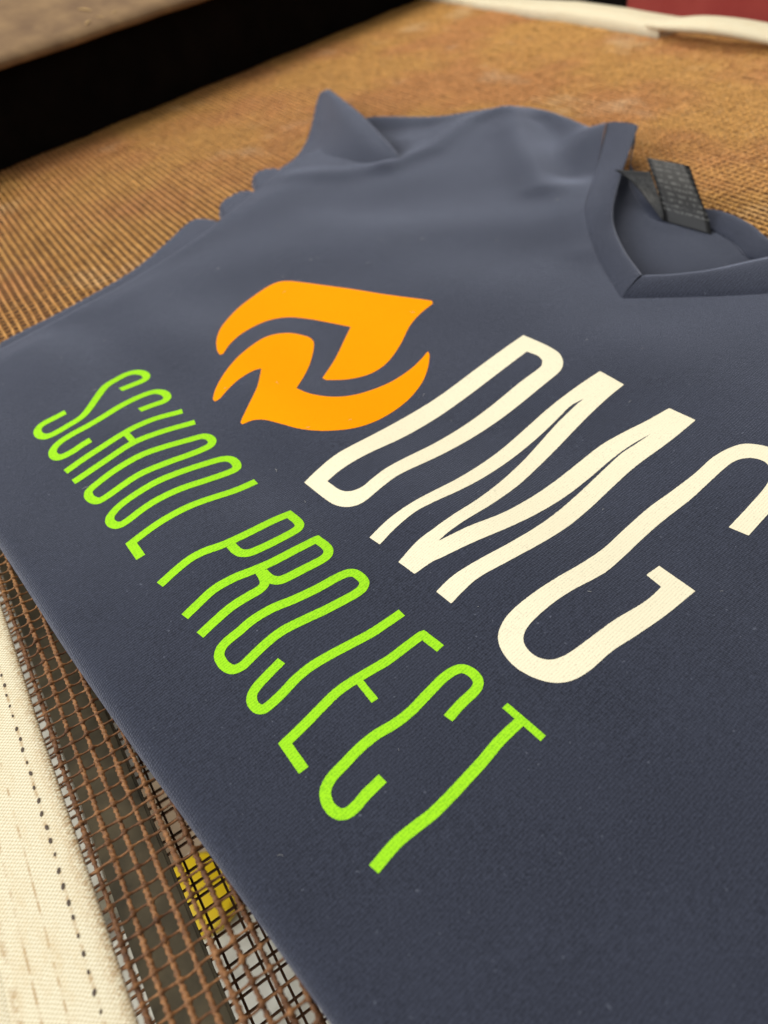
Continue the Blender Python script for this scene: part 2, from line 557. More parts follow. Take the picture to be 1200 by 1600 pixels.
def bar(x0, x1, y0, y1, z0, z1):
    b = len(vv)
    vv.extend([(x, y, z) for z in (z0, z1) for (x, y) in ((x0, y0), (x1, y0), (x1, y1), (x0, y1))])
    ff.extend([(b, b + 3, b + 2, b + 1), (b + 4, b + 5, b + 6, b + 7)] + [(b + k, b + (k + 1) % 4, b + 4 + (k + 1) % 4, b + 4 + k) for k in range(4)])


for i in range(30):
    x = -0.080 + i * PITCH
    bar(x - 0.00045, x + 0.00045, -0.1, 0.62, -0.0872, -0.0860)
for j in range(124):
    y = -0.1 + j * PITCH_Y
    bar(-0.082, 0.079, y - 0.0004, y + 0.0004, -0.0874, -0.0862)
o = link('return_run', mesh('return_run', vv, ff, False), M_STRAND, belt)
tag(o, kind='stuff')


def hem(name, x0, x1, y0, y1, zt, seed, puff=0.0, ny=220, nx=14, under=True, wob=0.0006):
    """soft flat strip of folded cloth along Y with rounded long edges"""
    r = np.random.default_rng(seed)
    e0 = smooth_noise(ny + 1, 9, wob, r)
    e1 = smooth_noise(ny + 1, 9, wob, r)
    zz = smooth_noise(ny + 1, 14, 0.0005 + puff * 0.12, r)
    V, F = [], []
    for j in range(ny + 1):
        y = y0 + (y1 - y0) * j / ny
        ring = []
        for i in range(nx + 1):
            s = i / nx
            c = math.cos(math.pi * (1 - s))
            x = (x0 + e0[j]) * (1 - (c + 1) / 2) + (x1 + e1[j]) * (c + 1) / 2
            h = math.sin(math.pi * s) ** 0.35 if 0 < s < 1 else 0.0
            ring.append((x, y, -0.0006 + (zt + puff + 0.0006 + zz[j] * math.sin(math.pi * s)) * h))
        for i in range(nx - 1, 0, -1):
            ring.append((ring[i][0], y, -0.0012))
        V += ring
    n = 2 * nx
    for j in range(ny):
        for k in range(n):
            F.append((j * n + k, j * n + (k + 1) % n, (j + 1) * n + (k + 1) % n, (j + 1) * n + k))
    F.append(tuple(range(n)))
    F.append(tuple(ny * n + k for k in range(n - 1, -1, -1)))
    return mesh(name, V, F)


edge = link('canvas_edge', hem('canvas_edge', -0.1085, -0.0552, -0.15, 1.2, 0.0011, 5), M_CANVAS_RIM, belt)
edge['label'] = 'cream canvas edge strip with rows of stitch holes'
fold = link('canvas_fold', hem('canvas_fold', -0.112, -0.0818, -0.15, 1.2, 0.0022, 6, wob=0.0003), M_CANVAS_RIM, belt)

# stitches: each one a tiny lens-shaped hole thread
st = bmesh.new()
bmesh.ops.create_uvsphere(st, u_segments=8, v_segments=5, radius=1)
for v in st.verts:
    v.co = (v.co.x * 0.00052, v.co.y * 0.00095, v.co.z * 0.00022)
st_me = bpy.data.meshes.new('stitch')
st.to_mesh(st_me)
st.free()
st_me.materials.append(M_STITCH)
th_me = st_me.copy()
th_me.name = 'thread'
th_me.materials.clear()
th_me.materials.append(M_THREAD)
for j in range(64):
    y = 0.03 + j * 0.0052
    o = link('stitch', st_me, None, edge)
    o.location = (-0.0624 + random.uniform(-0.0002, 0.0002), y + random.uniform(-0.0005, 0.0005), 0.0012)
    o.rotation_euler = (0, 0, random.uniform(-0.4, 0.2))
    q = random.uniform(0.7, 1.15)
    o.scale = (q, q, 1)
for xr, dy in ((-0.0700, 0.0031), (-0.0762, 0.0034)):
    for j in range(70):
        y = 0.03 + j * dy + random.uniform(-0.0003, 0.0003)
        o = link('stitch', th_me, None, edge)
        o.location = (xr + random.uniform(-0.00015, 0.00015), y, 0.00118)
        o.scale = (0.45, random.uniform(0.35, 0.75), 0.6)

link('far_canvas_edge', hem('far_canvas_edge', 0.684, 0.722, 0.575, 1.2, 0.002, 8, puff=0.010, ny=120, wob=0.001), M_CANVAS, belt)


def lifted_hem():
    V, F = [], []
    ny, n = 70, 16
    for j in range(ny + 1):
        t = j / ny
        y = 0.615 - 0.50 * t
        cx = 0.698 - 0.020 * math.sin(math.pi * min(1, t * 3.0)) + 0.004 * math.sin(9 * t)
        cz = 0.0075 + 0.009 * math.sin(math.pi * min(1, t * 2.4)) ** 2
        wid = 0.017 * (0.35 + 0.65 * min(1, t * 6))
        th = 0.0065 * (0.5 + 0.5 * min(1, t * 6))
        for k in range(n):
            a = 2 * math.pi * k / n
            V.append((cx + wid * math.cos(a), y, cz + th * math.sin(a)))
    for j in range(ny):
        for k in range(n):
            F.append((j * n + k, j * n + (k + 1) % n, (j + 1) * n + (k + 1) % n, (j + 1) * n + k))
    F += [tuple(range(n)), tuple(ny * n + k for k in range(n - 1, -1, -1))]
    return mesh('lifted_canvas_edge', V, F)


link('lifted_canvas_edge', lifted_hem(), M_CANVAS, belt)

# ---------------------------------------------------------------- dryer hood
AH = math.radians(16)
hood = empty('dryer_hood', (0.202, 0.841, 0), AH)
tag(hood, 'dusty brown metal dryer hood over a black tunnel opening', 'dryer')


def hood_panel():
    r = np.random.default_rng(3)
    nx, prof = 120, [(0.0035, 0.0800), (-0.0010, 0.0785), (-0.0035, 0.0805), (-0.0030, 0.0850), (0.006, 0.0900), (0.02, 0.0935), (0.10, 0.118), (0.35, 0.19), (0.35, 0.184), (0.10, 0.110), (0.02, 0.0855), (0.006, 0.0825)]
    dent = smooth_noise(nx + 1, 3, 0.0007, r)
    V, F = [], []
    n = len(prof)
    for i in range(nx + 1):
        x = -0.42 + 1.10 * i / nx
        for k, (y, z) in enumerate(prof):
            V.append((x, y + (dent[i] if k < 4 else 0), z + (0.6 * dent[i] if k < 5 else 0)))
    for i in range(nx):
        for k in range(n):
            F.append((i * n + k, i * n + (k + 1) % n, (i + 1) * n + (k + 1) % n, (i + 1) * n + k))
    F += [tuple(range(n)), tuple(nx * n + k for k in range(n - 1, -1, -1))]
    return mesh('front_panel', V, F)


link('front_panel', hood_panel(), M_HOOD, hood)
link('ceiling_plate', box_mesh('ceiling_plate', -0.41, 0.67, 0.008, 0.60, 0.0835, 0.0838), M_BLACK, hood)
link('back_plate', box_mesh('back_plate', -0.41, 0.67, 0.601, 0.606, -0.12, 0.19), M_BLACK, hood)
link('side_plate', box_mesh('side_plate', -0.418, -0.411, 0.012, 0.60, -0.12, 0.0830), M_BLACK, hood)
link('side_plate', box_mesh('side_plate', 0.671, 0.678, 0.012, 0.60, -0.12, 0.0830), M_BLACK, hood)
link('light_block_plate', box_mesh('light_block_plate', -0.41, 0.67, 0.03, 0.60, -0.030, -0.026), M_BLACK, hood)  # unseen plate added to keep light from below out of the tunnel


def shade_sheet_mesh(x0, x1):
    V, F = [], []
    n = 48
    for i in range(n + 1):
        x = x0 + (x1 - x0) * i / n
        w = 0.0015 * math.sin(i * 1.3 + x0 * 40)
        for z in (0.0832, 0.05, 0.02, 0.0012):
            y = 0.016 + w * (0.083 - z) / 0.08
            V += [(x, y, z), (x, y + 0.002, z)]
    for i in range(n):
        for k in range(3):
            a, b = i * 8 + k * 2, (i + 1) * 8 + k * 2
            F += [(a, b, b + 2, a + 2), (a + 1, a + 3, b + 3, b + 1)]
    return mesh('shade_sheet', V, F)


link('shade_sheet', shade_sheet_mesh(-0.405, 0.665), M_BLACK, hood)  # black sheet added just inside the lip to make the opening dark

bed = empty('slider_bed', (0.0, 0.0, -0.03))
tag(bed, 'rusty brown bed plate under the middle of the mesh belt', 'bed plate')
link('plate', box_mesh('plate', 0.09, 0.68, -0.15, 1.2, 0.013, 0.016, 0.001), M_BED, bed)
link('plate', box_mesh('plate', -0.028, 0.0895, 0.36, 1.2, 0.013, 0.016, 0.001), M_BED, bed)
link('flange', box_mesh('flange', 0.0905, 0.0935, -0.15, 1.2, -0.02, 0.0127, 0.001), M_BED, bed)


def chip_mesh(seed):
    r = random.Random(seed)
    n, V, F = 5, [], []
    for j in range(n + 1):
        t = j / n - 0.5
        w = 0.0011 * (1 - abs(t) * 1.2) + 0.0002
        b = 0.0008 * math.cos(t * 3)
        for (a, c) in ((-1, 0), (1, 0), (1, 1), (-1, 1)):
            V.append((t * 0.016, a * w + r.uniform(-.0002, .0002), b + c * 0.0007))
    for j in range(n):
        for k in range(4):
            F.append((j * 4 + k, j * 4 + (k + 1) % 4, (j + 1) * 4 + (k + 1) % 4, (j + 1) * 4 + k))
    F += [(0, 1, 2, 3), (n * 4 + 3, n * 4 + 2, n * 4 + 1, n * 4)]
    return mesh('wood_chip', V, F, False)


RH = Matrix.Rotation(AH, 4, 'Z')
slope = math.atan2(0.072, 0.25)


def on_hood(x, y):
    z = float(np.interp(y, [-0.003, 0.006, 0.02, 0.10, 0.35], [0.0852, 0.0902, 0.0937, 0.1182, 0.1902]))
    p = RH @ Vector((x, y, z))
    return (p.x + 0.202, p.y + 0.841, p.z)


CHIP_SPOTS = [(0.010, 0.030, -0.9, 0.75, 'long straw coloured chip lying on the dusty hood'),
              (-0.004, 0.007, 0.5, 0.6, 'short straw chip beside the hood lip, pointing to the opening'),
              (0.029, 0.010, 0.1, 0.42, 'small pale chip on the hood apart from the others'),
              (0.012, 0.009, 2.2, 0.45, 'tiny chip leaning between two longer chips on the hood')]
for i, (x, y, rz, sc, lb) in enumerate(CHIP_SPOTS):
    o = link('wood_chip', chip_mesh(i), M_CHIP)
    o.location = on_hood(x, y)
    o.rotation_euler = (Matrix.Rotation(AH, 3, 'Z') @ Matrix.Rotation(slope, 3, 'X') @ Matrix.Rotation(rz, 3, 'Z')).to_euler()
    o.scale = (sc, sc, sc)
    tag(o, lb, 'wood chip', 'chips lying on the dryer hood')

# ---------------------------------------------------------------- red frame beyond the far edge
red = empty('machine_frame', (0.81, 0.45, -0.46))
tag(red, 'red painted steel machine frame beyond the far canvas edge', 'machine frame')
link('beam', box_mesh('beam', -0.035, 0.035, -0.45, 0.26, 0.40, 0.50, 0.006), M_RED, red)
link('guard_panel', box_mesh('guard_panel', -0.03, -0.026, 0.262, 0.75, 0.2, 0.62, 0.001), M_BLACK, red)
link('post', box_mesh('post', -0.030, 0.030, 0.17, 0.23, 0.0, 0.398, 0.004), M_RED, red)
link('post', box_mesh('post', -0.030, 0.030, -0.42, -0.36, 0.0, 0.398, 0.004), M_RED, red)

# printed shapes, millimetres on the belt plane
GREEN = {
  'S': [(0,[(32.3,346.1),(38.8,347.1),(44.3,347.5),(47.3,349.0),(47.5,353.4),(44.7,357.8),(39.8,359.4),(33.5,357.5),(26.8,353.9),(20.8,347.0),(14.0,338.9),(8.2,334.3),(1.1,333.1),(-6.4,332.6),(-10.5,333.6),(-12.9,337.5),(-12.5,342.4),(-9.2,345.1),(-2.9,345.2),(3.1,345.2)])],
  'C': [(0,[(34.1,320.7),(41.4,321.4),(46.8,321.4),(49.5,323.5),(49.7,327.8),(47.8,331.6),(44.3,333.7),(37.7,333.4),(28.0,330.4),(18.7,326.8),(9.9,324.9),(1.4,324.7),(-5.5,323.8),(-9.6,321.4),(-11.3,317.9),(-10.5,313.9),(-7.8,312.1),(-2.4,312.0),(1.6,312.7),(6.7,313.1)])],
  'H': [(0,[(-9.9,300.5),(0.1,302.6),(9.7,303.7),(20.1,305.6),(28.7,307.4),(39.7,308.4),(51.1,306.4)]), (0,[(-8.9,290.9),(1.0,292.4),(10.6,293.7),(22.1,295.6),(32.6,295.7),(42.9,295.1),(52.5,293.4)]), (0,[(22.1,305.0),(22.9,296.8)])],
  'O1': [(1,[(-4.5,279.9),(1.6,282.1),(10.1,283.7),(22.2,284.3),(33.5,283.1),(44.7,281.6),(50.9,280.3),(53.3,276.8),(52.9,273.2),(49.9,271.1),(40.3,270.5),(29.1,271.2),(17.8,272.3),(9.8,271.6),(1.6,270.2),(-3.1,270.0),(-5.3,272.9),(-5.9,276.9)])],
  'O2': [(1,[(-1.3,257.2),(3.5,259.9),(11.6,261.4),(21.7,261.9),(32.8,260.9),(43.7,259.9),(50.9,258.8),(54.5,256.1),(55.3,251.4),(53.9,248.5),(50.1,247.8),(39.1,248.4),(28.5,249.9),(17.5,250.6),(9.7,249.8),(2.5,248.1),(-1.0,248.4),(-2.9,251.2),(-3.0,254.5)])],
  'L': [(0,[(57.0,234.6),(46.4,234.1),(37.4,235.1),(27.0,236.5),(16.8,236.8),(8.5,236.0),(-0.1,234.1),(0.5,223.6)])],
  'P': [(0,[(1.7,204.9),(8.7,207.0),(15.5,208.3),(21.7,207.9),(30.5,205.6),(40.8,205.2),(51.7,206.1),(58.6,206.2),(59.4,199.9),(58.6,196.9),(55.7,195.5),(46.1,194.5),(37.9,194.7),(34.4,196.0),(32.5,198.9),(31.8,204.4)])],
  'R': [(0,[(3.7,184.7),(10.9,186.9),(17.7,188.5),(25.7,188.0),(33.1,186.4),(41.5,185.4),(52.0,185.8),(60.6,186.2),(61.6,180.1),(60.6,177.1),(57.5,175.5),(49.7,175.3),(42.3,175.4),(38.7,176.2),(36.5,179.0),(35.9,182.5),(35.3,185.3)]), (0,[(35.1,185.4),(35.0,181.3),(33.9,178.1),(31.0,176.9),(25.7,177.1),(19.0,177.0),(11.7,175.5),(5.1,173.7)])],
  'O3': [(1,[(8.2,163.0),(11.3,164.8),(17.1,165.8),(23.1,166.9),(31.0,166.7),(39.4,165.1),(48.3,164.3),(57.9,164.4),(62.5,163.3),(64.1,159.9),(63.8,156.3),(60.8,154.3),(54.9,154.0),(45.7,154.4),(37.1,155.4),(29.6,156.1),(23.2,155.4),(16.5,153.7),(11.9,152.5),(8.6,153.3),(7.0,156.6),(6.9,160.3)])],
  'J': [(0,[(67.2,137.0),(60.6,136.6),(53.7,136.3),(46.0,136.8),(37.5,137.4),(30.5,137.5),(24.2,136.5),(18.2,134.6),(13.2,133.4),(10.1,133.4),(8.6,135.9),(9.1,139.3),(11.7,141.7),(17.3,143.8),(23.7,145.7)])],
  'E': [(0,[(69.1,116.8),(67.6,125.1),(61.1,124.6),(52.8,123.8),(45.8,124.0),(38.9,124.2),(32.4,123.8),(25.8,122.2),(18.7,120.3),(10.7,118.4),(11.3,107.4)]), (0,[(40.7,123.1),(41.0,113.8)])],
  'C2': [(0,[(55.8,94.9),(61.9,96.4),(68.0,97.4),(70.8,98.9),(71.7,101.9),(70.7,105.4),(68.3,107.1),(63.1,107.2),(55.6,105.6),(48.2,103.9),(41.8,103.4),(34.9,103.8),(28.7,103.2),(22.1,101.7),(16.9,100.4),(13.4,98.0),(12.1,94.2),(12.8,90.8),(14.5,89.1),(17.5,88.8),(22.7,90.1),(29.1,91.2)])],
  'T': [(0,[(73.2,81.0),(63.5,79.8),(56.0,78.0),(50.4,76.9),(42.3,75.4),(34.7,74.3),(28.6,74.2),(21.7,73.7),(13.4,71.7)]), (0,[(72.3,87.8),(74.3,72.7)])],
}
D_OUT = [[(212.2,240.1),(213.7,228.9),(214.1,220.9),(213.3,214.9),(209.7,209.0),(204.1,205.3),(190.5,203.0),(166.5,199.4),(144.6,197.0),(124.6,195.6),(106.2,195.0),(96.8,193.3),(86.2,191.2),(80.3,192.8),(76.4,197.6),(74.7,204.5),(73.0,219.5),(81.3,221.9),(92.3,224.1),(107.4,225.0),(127.8,227.3),(149.7,230.1),(174.0,234.4),(199.3,238.4)], [(204.0,228.1),(205.3,221.8),(204.3,217.2),(200.0,214.1),(185.8,212.3),(167.8,209.1),(150.6,206.4),(130.7,204.1),(115.1,203.1),(103.7,202.0),(95.5,200.2),(90.0,199.0),(85.0,200.3),(82.0,204.3),(80.7,212.7),(88.8,214.3),(101.3,215.2),(120.0,215.7),(140.9,218.1),(164.1,221.8),(185.3,225.2)]]
M_OUT = [[(77.2,173.7),(87.3,176.2),(98.9,177.3),(110.0,177.6),(121.6,178.2),(134.7,180.0),(148.8,182.6),(164.4,186.2),(180.3,189.5),(195.4,191.4),(209.9,192.3),(217.0,192.4),(217.6,178.3),(205.7,176.9),(189.2,173.7),(172.1,169.3),(155.3,164.6),(139.5,160.2),(123.3,157.3),(109.2,156.1),(102.3,155.4),(96.0,154.3),(101.0,153.6),(109.9,152.7),(122.6,151.0),(136.4,151.3),(152.2,153.1),(167.9,155.6),(182.8,157.4),(195.3,156.7),(207.1,155.2),(219.5,154.3),(221.0,141.7),(203.8,140.0),(183.0,138.9),(167.7,136.3),(152.1,133.0),(138.2,130.7),(123.8,129.9),(110.0,130.3),(97.2,131.4),(89.3,130.5),(82.9,129.1),(81.9,136.6),(90.0,138.1),(100.2,137.8),(113.4,136.9),(127.0,137.3),(140.0,138.9),(154.8,141.9),(170.8,145.5),(184.9,148.1),(193.0,148.2),(202.2,148.4),(191.2,149.1),(180.1,148.4),(165.0,146.0),(150.7,143.9),(137.9,143.0),(126.4,143.0),(115.9,143.8),(106.1,145.2),(99.4,146.2),(92.7,147.2),(88.5,148.1),(80.5,148.0),(79.0,156.4),(89.5,159.5),(97.5,160.3),(109.0,161.5),(121.2,163.0),(135.2,166.2),(151.1,170.9),(163.5,175.1),(177.9,179.7),(190.5,182.6),(198.8,183.9),(191.5,184.4),(184.9,183.0),(171.7,179.9),(156.1,176.6),(141.7,174.0),(128.5,172.3),(116.8,171.7),(106.0,172.1),(97.5,172.2),(86.5,170.4),(78.3,168.0)]]
G_OUT = [[(183.1,94.7),(185.0,87.8),(198.0,89.9),(209.8,91.3),(218.7,94.2),(224.7,99.5),(227.8,106.1),(227.0,112.0),(223.2,118.4),(217.4,121.2),(208.0,122.2),(196.0,120.8),(182.5,120.1),(169.6,119.6),(155.2,117.5),(140.9,114.9),(128.9,114.2),(118.2,114.3),(107.5,114.2),(97.8,113.5),(91.6,111.8),(86.7,108.4),(84.1,103.0),(83.7,96.0),(85.7,89.6),(89.0,84.8),(93.8,81.8),(100.7,80.9),(111.3,81.7),(123.1,81.3),(136.1,81.4),(151.0,82.5),(150.4,97.5),(143.7,97.2),(143.6,90.5),(137.9,89.6),(131.9,89.3),(121.7,89.8),(112.2,89.6),(104.0,89.4),(98.3,89.7),(94.0,91.3),(91.5,94.7),(91.1,99.2),(92.8,102.8),(96.9,105.2),(104.9,106.6),(116.7,107.1),(132.1,106.3),(142.5,107.6),(155.4,109.9),(168.1,111.6),(183.9,112.6),(194.0,113.8),(206.0,115.2),(212.4,115.1),(217.1,112.6),(219.0,108.9),(218.5,105.5),(215.4,102.1),(209.1,99.2),(197.1,96.9)]]
EM1_OUT = [[(85.7,336.8),(86.7,343.1),(91.9,355.0),(101.1,367.8),(117.5,382.4),(135.1,390.9),(146.1,392.9),(153.0,389.7),(160.8,377.7),(174.2,351.6),(186.0,325.6),(199.2,300.5),(197.9,297.9),(187.0,295.1),(176.7,290.1),(165.3,281.3),(153.9,273.8),(145.2,270.0),(136.1,269.1),(126.3,272.3),(118.0,278.3),(117.4,281.3),(131.1,292.9),(145.2,306.2),(154.0,314.1),(146.9,328.8),(140.5,340.9),(132.7,351.0),(121.7,355.1),(107.6,352.0),(95.9,344.8),(87.5,336.6)]]
EM2_OUT = [[(66.7,300.9),(67.0,303.9),(72.6,311.4),(82.7,320.8),(95.3,330.3),(109.5,337.6),(118.4,338.1),(126.1,333.4),(131.3,324.2),(132.0,318.1),(129.3,311.8),(119.9,298.8),(111.1,289.0),(102.5,280.8),(105.5,272.0),(111.9,263.5),(120.2,258.3),(130.3,256.1),(141.9,255.8),(154.4,258.1),(162.6,261.0),(170.2,264.5),(169.2,261.6),(161.9,253.0),(152.3,244.7),(139.1,237.7),(125.2,234.0),(113.9,233.5),(104.6,236.0),(95.4,242.2),(88.3,250.5),(83.5,259.7),(79.1,268.1),(74.7,272.6),(69.4,274.3),(69.7,276.5),(78.8,285.3),(88.2,295.4),(97.3,309.8),(93.0,310.4),(83.9,308.1),(75.1,304.0),(69.6,300.9)]]
# ---------------------------------------------------------------- the folded shirt
shirt = empty('t_shirt', (0, 0, 0))
tag(shirt, 'folded navy v-neck t-shirt with orange, cream and lime print lying on the mesh belt', 't-shirt')
MM = 0.001


def cdt(points, loops, keep):
    """triangulate points with closed loops (index lists) as constraints; keep(centroids)->mask"""
    edges = []
    for lp in loops:
        edges += [(lp[i], lp[(i + 1) % len(lp)]) for i in range(len(lp))]
    r = delaunay_2d_cdt([Vector((float(p[0]), float(p[1]))) for p in points], edges, [], 0, 1e-5)
    V = np.array([(v.x, v.y) for v in r[0]])
    F = np.array([f for f in r[2] if len(f) == 3])
    return V, F[keep(V[F].mean(axis=1))]


def grid_pts(poly, step, margin):
    lo, hi = poly.min(0), poly.max(0)
    gx, gy = np.meshgrid(np.arange(lo[0], hi[0], step), np.arange(lo[1], hi[1], step * 0.87))
    gx = gx + (np.arange(gx.shape[0])[:, None] % 2) * step * 0.5
    P = np.stack([gx.ravel(), gy.ravel()], -1)
    P = P[inside(P, poly)]
    return P[segdist(P, np.vstack([poly, poly[:1]])) > margin]


def up_faces(V, F):
    a, b, c = V[F[:, 0]], V[F[:, 1]], V[F[:, 2]]
    cr = (b[:, 0] - a[:, 0]) * (c[:, 1] - a[:, 1]) - (b[:, 1] - a[:, 1]) * (c[:, 0] - a[:, 0])
    F = F.copy()
    F[cr < 0] = F[cr < 0][:, ::-1]
    return F


# body sheet ------------------------------------------------
RC = np.array(_rc)
CUT = np.vstack([RC, np.array(LEFT_COLLAR, float)])
CUT = resample(catmull(CUT, sub=4, corner=60), 3.0)
POLY = np.vstack([EDGE, CUT])
nE = len(EDGE)
tan = np.gradient(EDGE, axis=0)
nor = np.stack([-tan[:, 1], tan[:, 0]], -1)
nor /= np.linalg.norm(nor, axis=1)[:, None]
if not inside(EDGE[nE // 2:nE // 2 + 1] + nor[nE // 2:nE // 2 + 1] * 2, POLY)[0]:
    nor = -nor
rings = []
for dd in (0.5, 1.3, 2.6, 4.4, 6.8):
    R = (EDGE + nor * dd)[::1 if dd < 2 else 2]
    R = R[inside(R, POLY)]
    R = R[segdist(R, EDGE) > dd * 0.8]
    rings.append(R)
P = np.vstack([POLY] + rings + [grid_pts(POLY, 3.6, 8.5)])
V2, F = cdt(P, [list(range(len(POLY)))], lambda c: inside(c, POLY))
F = up_faces(V2, F)
Z = height(V2)
V3 = np.column_stack([V2, Z])
# rolled underside along the folded edges
low = EDGE + nor * 3.0
base = len(V3)
mid = EDGE + nor * 0.7
V3 = np.vstack([V3, np.column_stack([EDGE, np.full(nE, 3.6)]), np.column_stack([mid, np.full(nE, 1.8)]), np.column_stack([low, np.full(nE, 0.5)])])
SK = []
for i in range(nE - 1):
    for k in (0, 1):
        a = base + k * nE + i
        SK.append((a, a + 1, a + 1 + nE, a + nE))
body = link('front_panel', mesh('front_panel', V3 * MM, [tuple(f) for f in F] + SK), M_SHIRT, shirt)
bm = bmesh.new()
bm.from_mesh(body.data)
bmesh.ops.remove_doubles(bm, verts=bm.verts, dist=2e-5)
bmesh.ops.recalc_face_normals(bm, faces=bm.faces)
bm.to_mesh(body.data)
bm.free()


def slab(name, pts, zt, mat, r=4.0, z0=0.3):
    poly = resample(catmull(np.array(pts, float), closed=True, sub=5, corner=70), 2.5, closed=True)
    lp = np.vstack([poly, poly[:1]])
    P = np.vstack([poly, grid_pts(poly, 2.5, 1.0)])
    V, F = cdt(P, [list(range(len(poly)))], lambda c: inside(c, poly))
    d = segdist(V, lp)
    e = np.sqrt(np.clip(1 - (1 - np.clip(d / r, 0, 1)) ** 2, 0, 1))
    return link(name, mesh(name, np.column_stack([V, z0 + (zt - z0) * e]) * MM, up_faces(V, F)), mat, shirt)


slab('folded_side', [(-18, 430), (-14, 455), (-10, 463), (34, 474), (83, 491), (114, 512), (140, 533), (150, 537), (158, 532), (162, 512), (130, 485), (60, 455)], 6.0, M_SHIRT)
slab('tucked_layer', [(163, 500), (169, 532), (175, 546), (185, 553), (198, 556), (206, 548), (208, 530), (190, 505)], 6.5, M_SHIRT)
slab('tucked_layer', [(198, 530), (212, 562), (217, 576), (226, 584), (237, 582), (243, 570), (225, 540)], 6.0, M_SHIRT)


def patch(name, pts, mat, bulge=0.0, step=3.0, thick=1.4, power=3.0):
    B = catmull(np.array(pts, float), closed=True, sub=5, corner=65)
    B = resample(B, 2.5, closed=True)
    poly = B[:, :2]
    P = np.vstack([poly, grid_pts(poly, step, 1.2)])
    V, F = cdt(P, [list(range(len(poly)))], lambda c: inside(c, poly))
    D = np.hypot(V[:, None, 0] - B[None, :, 0], V[:, None, 1] - B[None, :, 1]) + 0.05
    w = D ** -power
    z = (w * B[None, :, 2]).sum(1) / w.sum(1)
    d = segdist(V, np.vstack([poly, poly[:1]]))
    z = z + bulge * sst(0, 18, d)
    o = link(name, mesh(name, np.column_stack([V, z]) * MM, up_faces(V, F)), mat, shirt)
    s = o.modifiers.new('thickness', 'SOLIDIFY')
    s.thickness = thick * MM
    s.offset = -1
    return o


patch('sleeve', [(226, 548, 5), (238, 570, 5), (265, 586, 5), (297, 621, 6), (340, 682, 10), (353, 696, 14), (361, 692, 16), (343, 630, 20), (330, 580, 21), (318, 532, 18), (307, 489, 12.5), (290, 480, 8.5), (262, 500, 7.5), (240, 530, 6.5)], M_SHIRT, bulge=1.5)

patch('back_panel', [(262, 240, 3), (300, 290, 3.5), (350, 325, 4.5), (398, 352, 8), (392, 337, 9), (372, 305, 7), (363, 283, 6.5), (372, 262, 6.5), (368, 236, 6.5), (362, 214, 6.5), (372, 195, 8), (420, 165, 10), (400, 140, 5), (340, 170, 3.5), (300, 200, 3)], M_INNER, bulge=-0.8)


def band(name, A, B, bulge, roll, mat=None, n=10, step=3.0):
    A = catmull(np.array(A, float), sub=6)
    B = catmull(np.array(B, float), sub=6)
    m = max(int(np.linalg.norm(np.diff(A, axis=0), axis=1).sum() / step), 12)

    def even(P):
        L = np.r_[0, np.cumsum(np.linalg.norm(np.diff(P, axis=0), axis=1))]
        t = np.linspace(0, L[-1], m)
        return np.stack([np.interp(t, L, P[:, k]) for k in range(3)], -1)
    A, B = even(A), even(B)
    V, F = [], []
    for a, b in zip(A, B):
        d = b - a
        for i in range(n + 1):
            s = i / n
            V.append(a + d * s + np.array((0, 0, bulge * math.sin(math.pi * s) ** 0.5 if 0 < s < 1 else 0)))
        V.append(b - d * 0.04 + np.array((0, 0, -roll * 0.5)))
        V.append(b - d * 0.16 + np.array((0, 0, -roll)))
        V.append(b - d * 0.5 + np.array((0, 0, -roll * 1.2)))
    k = n + 4
    for j in range(m - 1):
        for i in range(k - 1):
            F.append((j * k + i, j * k + i + 1, (j + 1) * k + i + 1, (j + 1) * k + i))
    return link(name, mesh(name, np.array(V) * MM, F), mat or M_RIB, shirt)


def on_body(pts, dz):
    pts = np.array(pts, float)
    return np.column_stack([pts, height(pts) + dz])


lc = on_body(LEFT_COLLAR, -0.4)
band('collar_band', lc, [(294, 239, 12.5), (307, 263, 12.5), (322, 285, 13), (333, 298, 15), (347, 310, 17), (372, 329, 20), (399, 348, 22), (431, 371, 24)], 1.6, 2.2)
rcl = on_body(mirror(LEFT_COLLAR), -0.4)
band('collar_band', rcl, [(294, 237, 12.8), (306, 226, 13), (321, 216, 13.4), (340, 208, 13.8), (351, 203, 14), (385, 187, 15), (425, 168, 17), (472, 148, 20)], 1.8, 2.2)
band('back_collar', [(430, 373, 21), (398, 345, 14), (380, 312, 11.5), (374, 285, 11), (383, 262, 11), (380, 238, 11), (370, 214, 11), (380, 190, 12), (425, 165, 14)],
     [(424, 366, 17), (388, 337, 8.5), (366, 305, 6.2), (358, 283, 6.6), (367, 258, 6.6), (363, 236, 6.6), (353, 214, 7), (364, 190, 8), (415, 160, 12)], 1.2, 0.6)

# neck label: folded satin loop standing off the back collar


